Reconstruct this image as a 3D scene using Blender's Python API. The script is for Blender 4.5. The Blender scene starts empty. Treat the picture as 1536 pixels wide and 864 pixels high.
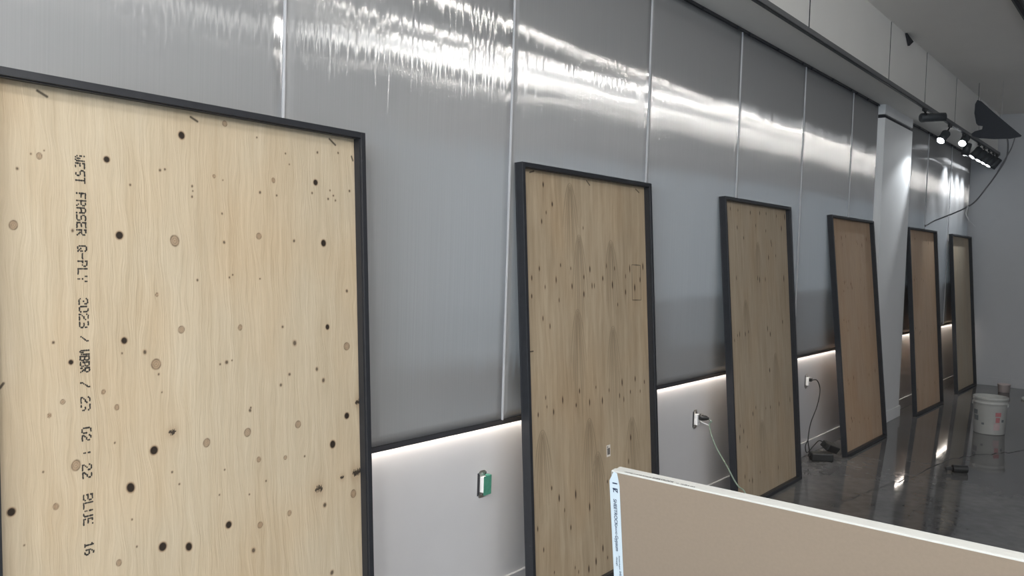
import bpy, bmesh, math, random
import numpy as np
from mathutils import Vector, Matrix, Euler
random.seed(7)
C = bpy.context.scene.collection
scn = bpy.context.scene

# ---------------------------------------------------------------- camera
FPX, YAW, PITCH, ROLL, CAMX, CAMH = 1253.43, 0.6754, -0.0430, 0.0304, 2.3784, 1.65
fw = Vector((-math.sin(YAW)*math.cos(PITCH), math.cos(YAW)*math.cos(PITCH), math.sin(PITCH)))
rt = Vector((math.cos(YAW), math.sin(YAW), 0)); up = rt.cross(fw)
r2 = rt*math.cos(ROLL)+up*math.sin(ROLL); u2 = -rt*math.sin(ROLL)+up*math.cos(ROLL)
cd = bpy.data.cameras.new('camera'); cam = bpy.data.objects.new('camera', cd); C.objects.link(cam)
cam.matrix_world = Matrix(((r2.x,u2.x,-fw.x,CAMX),(r2.y,u2.y,-fw.y,0),(r2.z,u2.z,-fw.z,CAMH),(0,0,0,1)))
cd.sensor_width = 36; cd.sensor_fit = 'HORIZONTAL'; cd.lens = FPX*36/1536; cd.clip_start = .05
scn.camera = cam

# ---------------------------------------------------------------- world, daylight, exposure
vs = scn.view_settings
vs.view_transform = 'Standard'; vs.look = 'None'; vs.gamma = 1; vs.use_curve_mapping = False; vs.exposure = 0.0
w = bpy.data.worlds.new('world'); scn.world = w; w.use_nodes = True
w.node_tree.nodes['Background'].inputs[0].default_value = (.62,.72,.85,1)
w.node_tree.nodes['Background'].inputs[1].default_value = 0.25

def area(name, loc, direction, sx, sy, power, col, spread=180):
    l = bpy.data.lights.new(name, 'AREA'); l.shape='RECTANGLE'; l.size=sx; l.size_y=sy; l.energy=power; l.color=col
    l.spread = math.radians(spread)
    o = bpy.data.objects.new(name, l); C.objects.link(o); o.location = loc
    o.rotation_euler = Vector(direction).to_track_quat('-Z','Y').to_euler(); return o
# daylight through the shopfront behind the camera
area('shopfront_daylight', (3.2,-3.9,1.65), (0,1,0.12), 5.3, 2.9, 190, (.70,.87,1.0))
# added soft fill light at the right wall, beyond the frame
area('side_fill_light', (6.35,5.5,1.75), (-1,0,.1), 8.0, 2.4, 7, (.97,.97,1.0))
DOWN = 1350.0      # emission of the ceiling downlights near the camera
CEILFILL = 20.0      # emission of the added ceiling fill panels, out of view
LEDW = 34.0      # emission of the LED tape
SPOT = 48.0      # watts of each track spot

# measured positions (metres)
KNOTS1 = {'D': [(.489,1.962,.0097),(.264,1.868,.0081),(.295,1.665,.01),(.99,1.868,.0091),(1.02,1.663,.0103),(1.03,1.375,.008),(.302,1.378,.0082),(1.111,1.058,.0105),(1.043,.969,.0115),(.382,1.064,.0112),(.311,.974,.0109),(.402,.787,.0113),(.484,.765,.0097),(.62,.795,.0101),(.157,1.332,.006)],'B': [(.09,1.858,.0067),(.025,1.681,.0098),(.46,1.655,.0134),(.753,1.678,.0095),(.814,1.86,.0065),(.595,1.853,.005),(.394,1.305,.0141),(.676,1.393,.0072),(.475,1.398,.0097),(1.117,1.302,.0129),(.894,1.06,.011),(.695,1.065,.0114),(.55,1.057,.0109),(.735,.973,.0073),(.839,.96,.0065),(.851,.776,.0076),(.735,.766,.0094),(1.135,.778,.0118),(.277,1.199,.0063),(.241,1.245,.0053),(.134,1.232,.006),(.1,1.202,.0051),(.164,1.063,.0112),(.111,.968,.0068),(.273,.778,.0072),(.401,1.501,.0047),(.636,2.017,.0081)],'S': [(.037,1.821,.003),(.169,1.673,.0031),(.434,1.858,.0029),(.329,1.805,.0028),(.419,1.854,.0034),(.979,1.235,.005),(.863,1.229,.0044),(.827,1.198,.0043),(1.007,1.194,.0057),(.887,1.33,.0066),(.625,1.29,.0051),(.706,1.132,.0042),(.114,1.386,.0034),(.361,1.342,.0046),(.839,1.386,.0039),(.625,1.655,.0037),(.893,1.667,.004),(.754,1.543,.0027),(.653,1.556,.0025),(.641,1.548,.0024),(1.123,1.497,.0047),(1.002,.768,.0068),(.708,.693,.0062),(1.028,.529,.0069),(.52,1.817,.0029),(.519,1.786,.0029),(.522,1.803,.002),(.761,1.817,.0038),(.826,1.812,.003),(1.045,1.816,.0037),(1.069,1.829,.003),(1.078,1.813,.003),(1.054,1.846,.0028),(1.001,1.971,.0034),(.865,1.952,.0026),(.753,1.99,.0025),(.62,1.742,.0026),(.625,1.844,.002),(.531,1.541,.003),(.602,1.286,.0028),(.644,1.294,.0024),(.709,1.14,.0029),(.61,.965,.0026),(.761,.9,.0027),(.697,.871,.0025),(.59,.893,.0024),(.919,.95,.0031),(.401,1.276,.0026),(.269,1.104,.0022),(.436,.992,.0029),(.458,.953,.0027),(.082,1.062,.0022),(.033,.89,.0021),(.325,.808,.0024),(.313,.886,.0022),(.41,1.224,.0021),(.295,1.344,.0022),(.07,1.861,.002),(.102,1.873,.0017),(1.145,1.851,.0038),(.974,1.831,.0032),(1.095,1.98,.003),(.88,1.918,.0022)],'P': [(.439,1.106,.0124),(.977,.828,.018),(1.153,.85,.0213),(1.083,.847,.0093),(1.166,1.098,.0143)],'L': [[(.089,2.022),(.112,2.011)],[(.52,2.02),(.542,2.01)],[(1.056,2.024),(1.083,2.006)],[(1.158,1.975),(1.164,1.961)],[(-.014,1.285),(-.006,1.295)]]}
KNOTS2 = {'E': [(.099,1.537,.0098),(.16,1.58,.0099),(.202,1.494,.01),(.293,1.527,.0102),(.333,1.597,.0103),(.42,1.582,.0105),(.427,1.494,.0105),(.535,1.539,.0107),(.531,1.453,.0107),(.592,1.578,.0108),(.608,1.494,.0108),(.63,1.494,.0109),(.712,1.531,.011),(.751,1.596,.0111),(.832,1.583,.0113),(.944,1.541,.0115),(.939,1.456,.0115),(.99,1.582,.0116),(1.135,1.594,.0119),(.095,1.453,.0098),(.806,1.496,.0112),(1.039,1.478,.0117),(1.099,1.521,.0118),(.314,1.429,.0102),(.854,1.391,.0113),(.188,1.801,.01),(.226,1.845,.0101),(.277,1.887,.0102),(.208,1.975,.0101),(.54,1.785,.0107),(.178,1.347,.01),(.233,1.308,.0101),(.121,.905,.0098),(.183,.977,.0099),(.191,.933,.0099),(.244,.902,.01),(.321,.949,.0102),(.436,.91,.0104),(.468,.976,.0105),(.557,.909,.0107),(.619,.978,.0108),(.677,.903,.0109),(.745,.949,.011),(.849,.909,.0112),(.878,.976,.0113),(.892,.884,.0113),(.962,.916,.0115),(1.017,.981,.0116),(.952,.671,.0114),(.924,.547,.0114),(1.117,.954,.0118),(1.068,.908,.0117),(.212,.548,.0099),(.271,.489,.0101),(.313,.422,.0101),(.411,.477,.0103),(.532,.389,.0106),(.362,.327,.0102),(.094,.385,.0097),(.705,.482,.0109),(.216,.151,.0099),(.39,.125,.0103),(.51,.085,.0105),(.578,.104,.0106),(.645,.153,.0108),(.688,.094,.0108),(.419,.096,.0103),(.136,.278,.0098)],'L': [[(.582,2.026),(.611,2.005)],[(1.078,2.021),(1.114,2.005)],[(.105,2.023),(.137,2.032)],[(.059,1.2),(.095,1.2)],[(1.013,1.604),(1.108,1.601)],[(1.01,1.411),(1.105,1.409)],[(1.013,1.604),(1.01,1.411)],[(1.108,1.601),(1.105,1.409)]]}
KNOTS3 = {'E': [(.158,1.988,.0116),(.282,1.985,.0118),(.492,1.98,.0122),(.66,1.986,.0124),(.78,1.989,.0126),(.98,1.981,.013),(1.145,1.984,.0132),(.259,1.867,.0118),(.579,1.894,.0123),(.762,1.863,.0126),(.359,1.8,.0119),(1.07,1.893,.0131),(.853,1.789,.0127),(.86,1.766,.0127),(.794,1.671,.0126),(.934,1.687,.0128),(.214,1.526,.0116),(.578,1.523,.0122),(.612,1.511,.0123),(.717,1.514,.0124),(1.079,1.517,.013),(.23,1.149,.0116),(.194,1.143,.0115),(.143,1.113,.0114),(.325,1.144,.0117),(.38,1.157,.0118),(.722,1.161,.0124),(.769,1.118,.0124),(1.019,1.195,.0129),(.733,.863,.0123),(.729,.862,.0123),(.455,.629,.0118),(.4,.594,.0117),(.633,.602,.0121),(.719,.598,.0122),(.887,.601,.0125),(1.106,.607,.0129),(.18,.543,.0114),(.167,.465,.0113),(.167,.441,.0113),(.284,.385,.0115),(.234,.498,.0114),(.226,.196,.0114),(.296,.157,.0115),(.349,.147,.0116),(.485,.178,.0118),(.821,.149,.0123)]}
STAMP = [('WEST',(.1911,1.8707),(.1912,1.794)),('FRASER',(.1912,1.7731),(.1913,1.6579)),('Q-PLY',(.1913,1.6352),(.1914,1.5357)),('2023',(.1914,1.4972),(.1914,1.415)),('/',(.1915,1.3975),(.1915,1.38)),('WBBR',(.1915,1.3608),(.1915,1.2995)),('/',(.1915,1.2768),(.1916,1.2593)),('23',(.1916,1.2382),(.1916,1.198)),('02',(.1916,1.1577),(.1916,1.1191)),(':',(.1917,1.0945),(.1917,1.0858)),('22',(.1917,1.0612),(.1917,1.0209)),('BLUE',(.1917,.9823),(.1918,.898)),('16',(.1918,.8559),(.1918,.819))]
SAIL = [(.45,10.8,3.546),(.429,10.8,3.502),(.427,10.8,3.396),(.45,10.8,3.281),(.468,10.8,3.257),(.519,10.8,3.246),(.514,10.8,3.209),(.44,10.8,3.191),(.408,10.8,3.166),(.422,10.8,3.139),(.485,10.8,3.112),(.633,10.8,3.092),(.797,10.8,3.086),(.899,10.8,3.102),(.905,10.8,3.116),(.79,10.8,3.227),(.618,10.8,3.396),(.492,10.8,3.527)]
CORD2 = [(.0,5.026,.612),(.03,5.025,.573),(.06,4.997,.512),(.11,4.976,.437),(.17,4.951,.375),(.25,4.845,.358),(.29,4.839,.301),(.33,4.83,.261),(.4,4.768,.247)]
CORD3 = [(.0,7.048,.647),(.03,7.108,.639),(.04,7.122,.565),(.04,7.072,.441),(.04,6.928,.309),(.05,6.853,.183),(.06,6.867,.094),(.08,6.863,.043)]
CABA = [(.774,10.78,3.085),(.786,10.77,2.994),(.774,10.76,2.86),(.687,10.75,2.684),(.609,10.7,2.54),(.518,10.65,2.388),(.437,10.6,2.311),(.347,10.55,2.256),(.244,10.4,2.188),(.164,10.3,2.139),(.129,10.1,2.078)]
CABB = [(.845,10.78,3.088),(.818,10.78,2.979),(.762,10.76,2.846),(.698,10.75,2.713)]
CABC = [(.45,10.6,2.326),(.433,10.6,2.243),(.464,10.6,2.168),(.534,10.6,2.093)]
CRACKA = [(.6,5.67),(.65,6.01),(.7,6.37),(.78,6.77),(.85,7.22),(.9,7.82),(1.03,8.19),(1.2,8.46),(1.34,8.78)]
CRACKB = [(1.06,5.59),(1.06,6.06),(1.08,6.58),(1.09,7.08)]

# ---------------------------------------------------------------- helpers
def new_mat(name):
    m = bpy.data.materials.new(name); m.use_nodes = True; nt = m.node_tree
    return m, nt, nt.nodes, nt.links
def mat(name, col, rough=.5, metal=0, noise=0, nscale=20, bump=0, spec=.5, emit=0, coat=0):
    m, nt, N, L = new_mat(name); b = N['Principled BSDF']
    b.inputs['Base Color'].default_value = (*col,1); b.inputs['Roughness'].default_value = rough
    b.inputs['Metallic'].default_value = metal; b.inputs['Specular IOR Level'].default_value = spec
    b.inputs['Coat Weight'].default_value = coat
    if emit:
        b.inputs['Emission Color'].default_value = (*col,1); b.inputs['Emission Strength'].default_value = emit
    tc = N.new('ShaderNodeTexCoord'); nz = N.new('ShaderNodeTexNoise'); nz.inputs['Scale'].default_value = nscale
    nz.inputs['Detail'].default_value = 4; L.new(tc.outputs['Object'], nz.inputs['Vector'])
    if noise:
        mx = N.new('ShaderNodeMix'); mx.data_type='RGBA'
        mx.inputs[6].default_value = (*[c*(1-noise) for c in col],1); mx.inputs[7].default_value = (*[min(1,c*(1+noise)) for c in col],1)
        L.new(nz.outputs['Fac'], mx.inputs[0]); L.new(mx.outputs[2], b.inputs['Base Color'])
    if bump:
        bp = N.new('ShaderNodeBump'); bp.inputs['Strength'].default_value = bump; bp.inputs['Distance'].default_value=.002
        L.new(nz.outputs['Fac'], bp.inputs['Height']); L.new(bp.outputs['Normal'], b.inputs['Normal'])
    return m
def emis(name, col, s):
    m, nt, N, L = new_mat(name); N.remove(N['Principled BSDF']); e = N.new('ShaderNodeEmission')
    e.inputs[0].default_value=(*col,1); e.inputs[1].default_value=s; L.new(e.outputs[0], N['Material Output'].inputs[0]); return m

class MB:
    def __init__(s): s.v=[]; s.f=[]; s.m=[]; s.sm=[]
    def add(s, vs, fs, mi=0, smooth=False):
        o=len(s.v); s.v += [tuple(v) for v in vs]
        for f in fs: s.f.append(tuple(i+o for i in f)); s.m.append(mi); s.sm.append(smooth)
        return s
    def box(s, x0,x1,y0,y1,z0,z1, mi=0, M=None):
        vs=[(x,y,z) for x in (x0,x1) for y in (y0,y1) for z in (z0,z1)]
        if M is not None: vs=[M@Vector(v) for v in vs]
        return s.add(vs, [(0,1,3,2),(4,6,7,5),(0,4,5,1),(2,3,7,6),(0,2,6,4),(1,5,7,3)], mi)
    def cyl(s, c, r, h, n=24, mi=0, r2=None, M=None, caps=True):
        r2 = r if r2 is None else r2
        vs=[(c[0]+r*math.cos(2*math.pi*i/n), c[1]+r*math.sin(2*math.pi*i/n), c[2]) for i in range(n)]
        vs+=[(c[0]+r2*math.cos(2*math.pi*i/n), c[1]+r2*math.sin(2*math.pi*i/n), c[2]+h) for i in range(n)]
        if M is not None: vs=[M@Vector(v) for v in vs]
        s.add(vs, [(i,(i+1)%n,n+(i+1)%n,n+i) for i in range(n)], mi, True)
        if caps: s.add(vs[:n], [tuple(range(n-1,-1,-1))], mi); s.add(vs[n:], [tuple(range(n))], mi)
        return s
    def lathe(s, prof, n=40, mi=0, M=None):
        vs=[]; k=len(prof)
        for i in range(n):
            a=2*math.pi*i/n
            for r,z in prof: vs.append((r*math.cos(a), r*math.sin(a), z))
        if M is not None: vs=[M@Vector(v) for v in vs]
        return s.add(vs, [(i*k+j, ((i+1)%n)*k+j, ((i+1)%n)*k+j+1, i*k+j+1) for i in range(n) for j in range(k-1)], mi, True)
    def prism(s, poly, d, mi=0):
        n=len(poly); d=Vector(d); a=[Vector(p) for p in poly]; b=[p+d for p in a]
        s.add(a+b, [(i,(i+1)%n,n+(i+1)%n,n+i) for i in range(n)], mi)
        s.add(a, [tuple(range(n-1,-1,-1))], mi); s.add(b, [tuple(range(n))], mi); return s
    def tube(s, pts, r, n=8, mi=0, sub=5):
        P=[Vector(p) for p in pts]; Q=[]
        for i in range(len(P)-1):
            p0=P[max(i-1,0)];p1=P[i];p2=P[i+1];p3=P[min(i+2,len(P)-1)]
            for k in range(sub):
                t=k/sub; Q.append(.5*((2*p1)+(p2-p0)*t+(2*p0-5*p1+4*p2-p3)*t*t+(3*p1-p0-3*p2+p3)*t**3))
        Q.append(P[-1]); vs=[]; ref=Vector((.3,.5,.81)).normalized()
        for i,q in enumerate(Q):
            t=(Q[min(i+1,len(Q)-1)]-Q[max(i-1,0)]).normalized(); a=t.cross(ref)
            if a.length<.1: a=t.cross(Vector((1,0,0)))
            a.normalize(); b=t.cross(a)
            for k in range(n): an=2*math.pi*k/n; vs.append(q+r*(math.cos(an)*a+math.sin(an)*b))
        m=len(Q); s.add(vs, [(i*n+k, i*n+(k+1)%n, (i+1)*n+(k+1)%n, (i+1)*n+k) for i in range(m-1) for k in range(n)], mi, True)
        s.add(vs[:n],[tuple(range(n))],mi); s.add(vs[-n:],[tuple(range(n))],mi); return s
    def build(s, name, mats, parent=None, bevel=0, loc=None):
        me=bpy.data.meshes.new(name); me.from_pydata(s.v,[],s.f)
        if not isinstance(mats,(list,tuple)): mats=[mats]
        for m in mats: me.materials.append(m)
        me.polygons.foreach_set('material_index', s.m); me.polygons.foreach_set('use_smooth', s.sm)
        bm=bmesh.new(); bm.from_mesh(me); bmesh.ops.recalc_face_normals(bm, faces=bm.faces); bm.to_mesh(me); bm.free()
        me.update(); o=bpy.data.objects.new(name,me); C.objects.link(o)
        if parent: o.parent=parent
        if loc: o.location=loc
        if bevel:
            b=o.modifiers.new('bevel','BEVEL'); b.width=bevel; b.segments=2; b.limit_method='ANGLE'
        return o
def structure(o): o['kind']='structure'; return o
def tag(o,label,cat,group=None):
    o['label']=label; o['category']=cat
    if group: o['group']=group
    return o
def empty(name, loc=(0,0,0)):
    o=bpy.data.objects.new(name,None); C.objects.link(o); o.location=loc; o.empty_display_size=.1; return o
def text_mesh(name, s, size, m, parent, M, ext=0):
    cu=bpy.data.curves.new(name,'FONT'); cu.body=s; cu.size=size; cu.extrude=ext; cu.align_x='LEFT'; cu.offset=size*.018
    t=bpy.data.objects.new(name,cu); me=bpy.data.meshes.new_from_object(t); bpy.data.objects.remove(t)
    me.materials.clear(); me.materials.append(m); o=bpy.data.objects.new(name,me); C.objects.link(o); o.parent=parent; o.matrix_local=M; return o

# ---------------------------------------------------------------- materials
M_wall = mat('white_wall_paint',(.55,.545,.555),.62,noise=.03,nscale=6,bump=.08,spec=.3)
M_column = mat('white_column_paint',(.78,.78,.78),.6,noise=.02,nscale=6,spec=.3)
M_wall_back = mat('grey_wall_paint',(.5,.505,.52),.7,noise=.03,nscale=5,bump=.08,spec=.3)
M_ceil = mat('ceiling_paint',(.88,.85,.81),.8,noise=.02,nscale=4,bump=.05,spec=.2)
M_fascia = mat('bulkhead_paint',(.88,.86,.82),.6,noise=.03,nscale=3,spec=.3)
M_gap = mat('dark_reveal',(.03,.03,.035),.8)
M_black = mat('black_metal_frame',(.022,.023,.027),.38,noise=.2,nscale=30,bump=.05,spec=.45)
M_track = mat('track_black',(.02,.02,.022),.4)
M_trackgrey = mat('track_grey_face',(.16,.16,.165),.45)
M_channel = mat('dark_edge_channel',(.035,.035,.04),.4)
M_joint = mat('clear_joint_strip',(.5,.5,.52),.5,spec=.4)
M_steel = mat('galvanised_steel',(.5,.5,.5),.35,metal=.9)
M_lamp = mat('lamp_housing_graphite',(.05,.055,.06),.45)
M_white = mat('white_plastic',(.8,.8,.8),.35)
M_blackp = mat('black_plastic',(.018,.018,.018),.4)
M_green = mat('green_masking_film',(.07,.27,.19),.35,noise=.3,nscale=60)
M_ink = mat('black_stamp_ink',(.022,.02,.018),.8)

def panel_material():
    m, nt, N, L = new_mat('ribbed_polycarbonate'); N.remove(N['Principled BSDF']); out=N['Material Output']
    geo=N.new('ShaderNodeNewGeometry'); sep=N.new('ShaderNodeSeparateXYZ'); L.new(geo.outputs['Position'],sep.inputs[0])
    def noise(sy,sz,detail=3,rough=.6):
        c=N.new('ShaderNodeCombineXYZ'); a=N.new('ShaderNodeMath'); a.operation='MULTIPLY'; a.inputs[1].default_value=sy; L.new(sep.outputs['Y'],a.inputs[0])
        b=N.new('ShaderNodeMath'); b.operation='MULTIPLY'; b.inputs[1].default_value=sz; L.new(sep.outputs['Z'],b.inputs[0])
        L.new(a.outputs[0],c.inputs[1]); L.new(b.outputs[0],c.inputs[2]); n=N.new('ShaderNodeTexNoise'); n.inputs['Scale'].default_value=1
        n.inputs['Detail'].default_value=detail; n.inputs['Roughness'].default_value=rough; L.new(c.outputs[0],n.inputs['Vector']); return n
    def mth(op,a,b):
        x=N.new('ShaderNodeMath'); x.operation=op
        for i,q in enumerate((a,b)):
            if isinstance(q,(int,float)): x.inputs[i].default_value=q
            else: L.new(q,x.inputs[i])
        return x.outputs[0]
    # the flutes are not perfectly true: each leans up by a small, skewed random amount
    n1=noise(75,1.3,5,.72); n2=noise(3.0,1.0,2)
    def remap(n,lo,hi,out):
        x=N.new('ShaderNodeMapRange'); x.inputs[1].default_value=lo; x.inputs[2].default_value=hi; x.inputs[4].default_value=out; L.new(n.outputs['Fac'],x.inputs[0]); return x.outputs[0]
    sk=mth('MULTIPLY', mth('POWER', remap(n1,.38,.78,1.0), 3.0), RIBJ)
    j=mth('ADD', sk, mth('MULTIPLY', mth('SUBTRACT',n2.outputs['Fac'],.5), .012))
    c=N.new('ShaderNodeCombineXYZ'); L.new(j,c.inputs[2])
    va=N.new('ShaderNodeVectorMath'); va.operation='ADD'; L.new(geo.outputs['Normal'],va.inputs[0]); L.new(c.outputs[0],va.inputs[1])
    vn=N.new('ShaderNodeVectorMath'); vn.operation='NORMALIZE'; L.new(va.outputs[0],vn.inputs[0])
    g=N.new('ShaderNodeBsdfAnisotropic'); g.distribution='GGX'; g.inputs['Color'].default_value=(*GLOSSC,1)
    g.inputs['Roughness'].default_value=GROUGH; g.inputs['Anisotropy'].default_value=GANISO; g.inputs['Rotation'].default_value=0
    tv=N.new('ShaderNodeCombineXYZ'); tv.inputs[2].default_value=1; L.new(tv.outputs[0],g.inputs['Tangent']); L.new(vn.outputs[0],g.inputs['Normal'])
    # soft broad streak tint of the sheet, vertical flutes
    n3=noise(220,1.0,2); mx=N.new('ShaderNodeMix'); mx.data_type='RGBA'; L.new(n3.outputs['Fac'],mx.inputs[0])
    mx.inputs[6].default_value=(*[q*.9 for q in PBASE],1); mx.inputs[7].default_value=(*[q*1.1 for q in PBASE],1)
    d=N.new('ShaderNodeBsdfDiffuse'); L.new(mx.outputs[2],d.inputs[0])
    ms=N.new('ShaderNodeMixShader'); lw=N.new('ShaderNodeLayerWeight'); fm=N.new('ShaderNodeValToRGB'); fe=fm.color_ramp.elements; fe[0].position=.205; fe[0].color=(.022,.022,.022,1); fe[1].position=.75; fe[1].color=(GMIX,GMIX,GMIX,1); e_=fe.new(.33); e_.color=(.23,.23,.23,1); L.new(lw.outputs['Facing'],fm.inputs[0]); L.new(fm.outputs[0],ms.inputs[0]); L.new(d.outputs[0],ms.inputs[1]); L.new(g.outputs[0],ms.inputs[2]); L.new(ms.outputs[0],out.inputs[0])
    return m
RIBJ=.17; GLOSSC=(.85,.85,.85); GROUGH=.215; GANISO=.952; PBASE=(.275,.275,.278); GMIX=.29
M_panel = panel_material()

def floor_material():
    m, nt, N, L = new_mat('polished_concrete'); b=N['Principled BSDF']
    tc=N.new('ShaderNodeTexCoord'); n=N.new('ShaderNodeTexNoise'); n.inputs['Scale'].default_value=1.3; n.inputs['Detail'].default_value=9; n.inputs['Roughness'].default_value=.62
    L.new(tc.outputs['Object'],n.inputs['Vector'])
    r=N.new('ShaderNodeValToRGB'); r.color_ramp.elements[0].position=.3; r.color_ramp.elements[0].color=(.12,.12,.125,1); r.color_ramp.elements[1].position=.72; r.color_ramp.elements[1].color=(.25,.245,.24,1)
    L.new(n.outputs['Fac'],r.inputs[0])
    n2=N.new('ShaderNodeTexNoise'); n2.inputs['Scale'].default_value=14; n2.inputs['Detail'].default_value=6; L.new(tc.outputs['Object'],n2.inputs['Vector'])
    mx=N.new('ShaderNodeMix'); mx.data_type='RGBA'; mx.blend_type='MULTIPLY'; mx.inputs[0].default_value=.5; L.new(r.outputs[0],mx.inputs[6]); L.new(n2.outputs['Fac'],mx.inputs[7])
    L.new(mx.outputs[2],b.inputs['Base Color'])
    rr=N.new('ShaderNodeMapRange'); L.new(n2.outputs['Fac'],rr.inputs[0]); rr.inputs[3].default_value=.02; rr.inputs[4].default_value=.09; L.new(rr.outputs[0],b.inputs['Roughness'])
    b.inputs['Specular IOR Level'].default_value=.42
    bp=N.new('ShaderNodeBump'); bp.inputs['Strength'].default_value=.05; bp.inputs['Distance'].default_value=.01; n3=N.new('ShaderNodeTexNoise'); n3.inputs['Scale'].default_value=2.2; L.new(tc.outputs['Object'],n3.inputs['Vector'])
    L.new(n3.outputs['Fac'],bp.inputs['Height']); L.new(bp.outputs['Normal'],b.inputs['Normal']); return m
M_floor = floor_material()

def ply_material(name, c0, c1, knotc=(.20,.105,.05)):
    m, nt, N, L = new_mat(name); b=N['Principled BSDF']; b.inputs['Roughness'].default_value=.62; b.inputs['Specular IOR Level'].default_value=.25
    at=N.new('ShaderNodeAttribute'); at.attribute_name='grain'; kn=N.new('ShaderNodeAttribute'); kn.attribute_name='knots'
    def vm(scale):
        v=N.new('ShaderNodeVectorMath'); v.operation='MULTIPLY'; v.inputs[1].default_value=scale; L.new(at.outputs['Vector'],v.inputs[0]); return v.outputs[0]
    def nz(scale,d=4):
        n=N.new('ShaderNodeTexNoise'); n.inputs['Scale'].default_value=1; n.inputs['Detail'].default_value=d; n.inputs['Roughness'].default_value=.6; L.new(vm(scale),n.inputs['Vector']); return n.outputs['Fac']
    broad=nz((7,1.2,1),3); fine=nz((190,7,1),4); mid=nz((45,2.6,1),4)
    r=N.new('ShaderNodeValToRGB'); r.color_ramp.elements[0].position=.28; r.color_ramp.elements[0].color=(*c0,1); r.color_ramp.elements[1].position=.62; r.color_ramp.elements[1].color=(*c1,1)
    a=N.new('ShaderNodeMath'); a.operation='MULTIPLY_ADD'; L.new(mid,a.inputs[0]); a.inputs[1].default_value=.62
    f=N.new('ShaderNodeMath'); f.operation='MULTIPLY'; f.inputs[1].default_value=.38; L.new(broad,f.inputs[0]); L.new(f.outputs[0],a.inputs[2]); L.new(a.outputs[0],r.inputs[0])
    wt=nz((2.6,1.5,1),2); wr=N.new('ShaderNodeMapRange'); wr.inputs[1].default_value=.45; wr.inputs[2].default_value=.7; wr.inputs[4].default_value=.55; L.new(wt,wr.inputs[0])
    wm=N.new('ShaderNodeMix'); wm.data_type='RGBA'; wm.blend_type='MULTIPLY'; L.new(wr.outputs[0],wm.inputs[0]); L.new(r.outputs[0],wm.inputs[6]); wm.inputs[7].default_value=(1.0,.90,.79,1)
    fr_=N.new('ShaderNodeMapRange'); fr_.inputs[1].default_value=.3; fr_.inputs[2].default_value=.7; fr_.inputs[3].default_value=.94; fr_.inputs[4].default_value=1.03; L.new(fine,fr_.inputs[0])
    mu=N.new('ShaderNodeVectorMath'); mu.operation='SCALE'; L.new(wm.outputs[2],mu.inputs[0]); L.new(fr_.outputs[0],mu.inputs['Scale'])
    sk=N.new('ShaderNodeSeparateColor'); L.new(kn.outputs['Color'],sk.inputs[0])
    def mix(fac,a_,col):
        x=N.new('ShaderNodeMix'); x.data_type='RGBA'; L.new(fac,x.inputs[0]); L.new(a_,x.inputs[6]); x.inputs[7].default_value=(*col,1); return x.outputs[2]
    c=mix(sk.outputs['Blue'],mu.outputs[0],tuple(q*.62 for q in c0)); c=mix(sk.outputs['Green'],c,knotc); c=mix(sk.outputs['Red'],c,(.012,.008,.006))
    L.new(c,b.inputs['Base Color'])
    bp=N.new('ShaderNodeBump'); bp.inputs['Strength'].default_value=.6; bp.inputs['Distance'].default_value=.002
    s2=N.new('ShaderNodeMath'); s2.operation='ADD'; L.new(fine,s2.inputs[0]); L.new(mid,s2.inputs[1]); L.new(s2.outputs[0],bp.inputs['Height']); L.new(bp.outputs['Normal'],b.inputs['Normal'])
    return m
M_ply1 = ply_material('pine_plywood_pale',(.43,.345,.235),(.53,.445,.325))
M_ply2 = ply_material('fir_plywood_tan',(.30,.228,.148),(.44,.352,.245),(.13,.075,.04))
M_ply3 = ply_material('fir_plywood_greyed',(.31,.245,.17),(.42,.345,.255),(.11,.07,.045))
M_ply5 = ply_material('fir_plywood_brown',(.52,.37,.25),(.62,.46,.33),(.3,.16,.09))
M_ply6 = ply_material('fir_plywood_dull',(.46,.39,.29),(.56,.48,.37),(.2,.13,.08))
M_ply4 = ply_material('fir_plywood_reddish',(.42,.29,.195),(.50,.37,.26),(.3,.15,.08))

# ---------------------------------------------------------------- the room
YF, YB, XR, ZC = -4.0, 13.2, 6.5, 3.74
XW = -.055                      # painted wall behind the cladding
structure(MB().box(-.3,XR+.2,YF-.2,YB+.2,-.1,0).build('floor',M_floor))
structure(MB().box(-.3,XR+.2,YF-.2,YB+.2,ZC,ZC+.1).build('ceiling',M_ceil))
structure(MB().box(-.3,XW,YF-.2,YB+.2,0,ZC).build('wall_left',M_wall))
structure(MB().box(XW,XR+.2,YB,YB+.2,0,ZC).build('wall_back',M_wall_back))
structure(MB().box(XR,XR+.2,YF-.2,1.4,0,ZC).box(XR,XR+.2,9.6,YB,0,ZC).box(XR,XR+.2,1.4,9.6,0,.5).box(XR,XR+.2,1.4,9.6,3.0,ZC).build('wall_right',M_wall_back))
mb=MB()
for y in (1.4,3.4,5.45,7.5,9.55): mb.box(XR+.05,XR+.1,y,y+.05,.5,3.0)
mb.box(XR+.05,XR+.1,1.4,9.6,.5,.55); mb.box(XR+.05,XR+.1,1.4,9.6,2.95,3.0)
structure(mb.build('added_window',M_black))  # unseen window frame, added to go with the side fill light
mb=MB(); mb.box(XW,.5,YF-.2,YF,0,ZC); mb.box(6.0,XR,YF-.2,YF,0,ZC); mb.box(.5,6,YF-.2,YF,3.1,ZC); mb.box(.5,6,YF-.2,YF,0,.1)
structure(mb.build('wall_front',M_wall))
mb=MB()
for x in (.5,2.3,4.1,5.95): mb.box(x,x+.05,YF-.12,YF-.07,.1,3.1)
mb.box(.5,6,YF-.12,YF-.07,.1,.15); mb.box(.5,6,YF-.12,YF-.07,3.05,3.1)
structure(mb.build('window_1',M_black))
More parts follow.
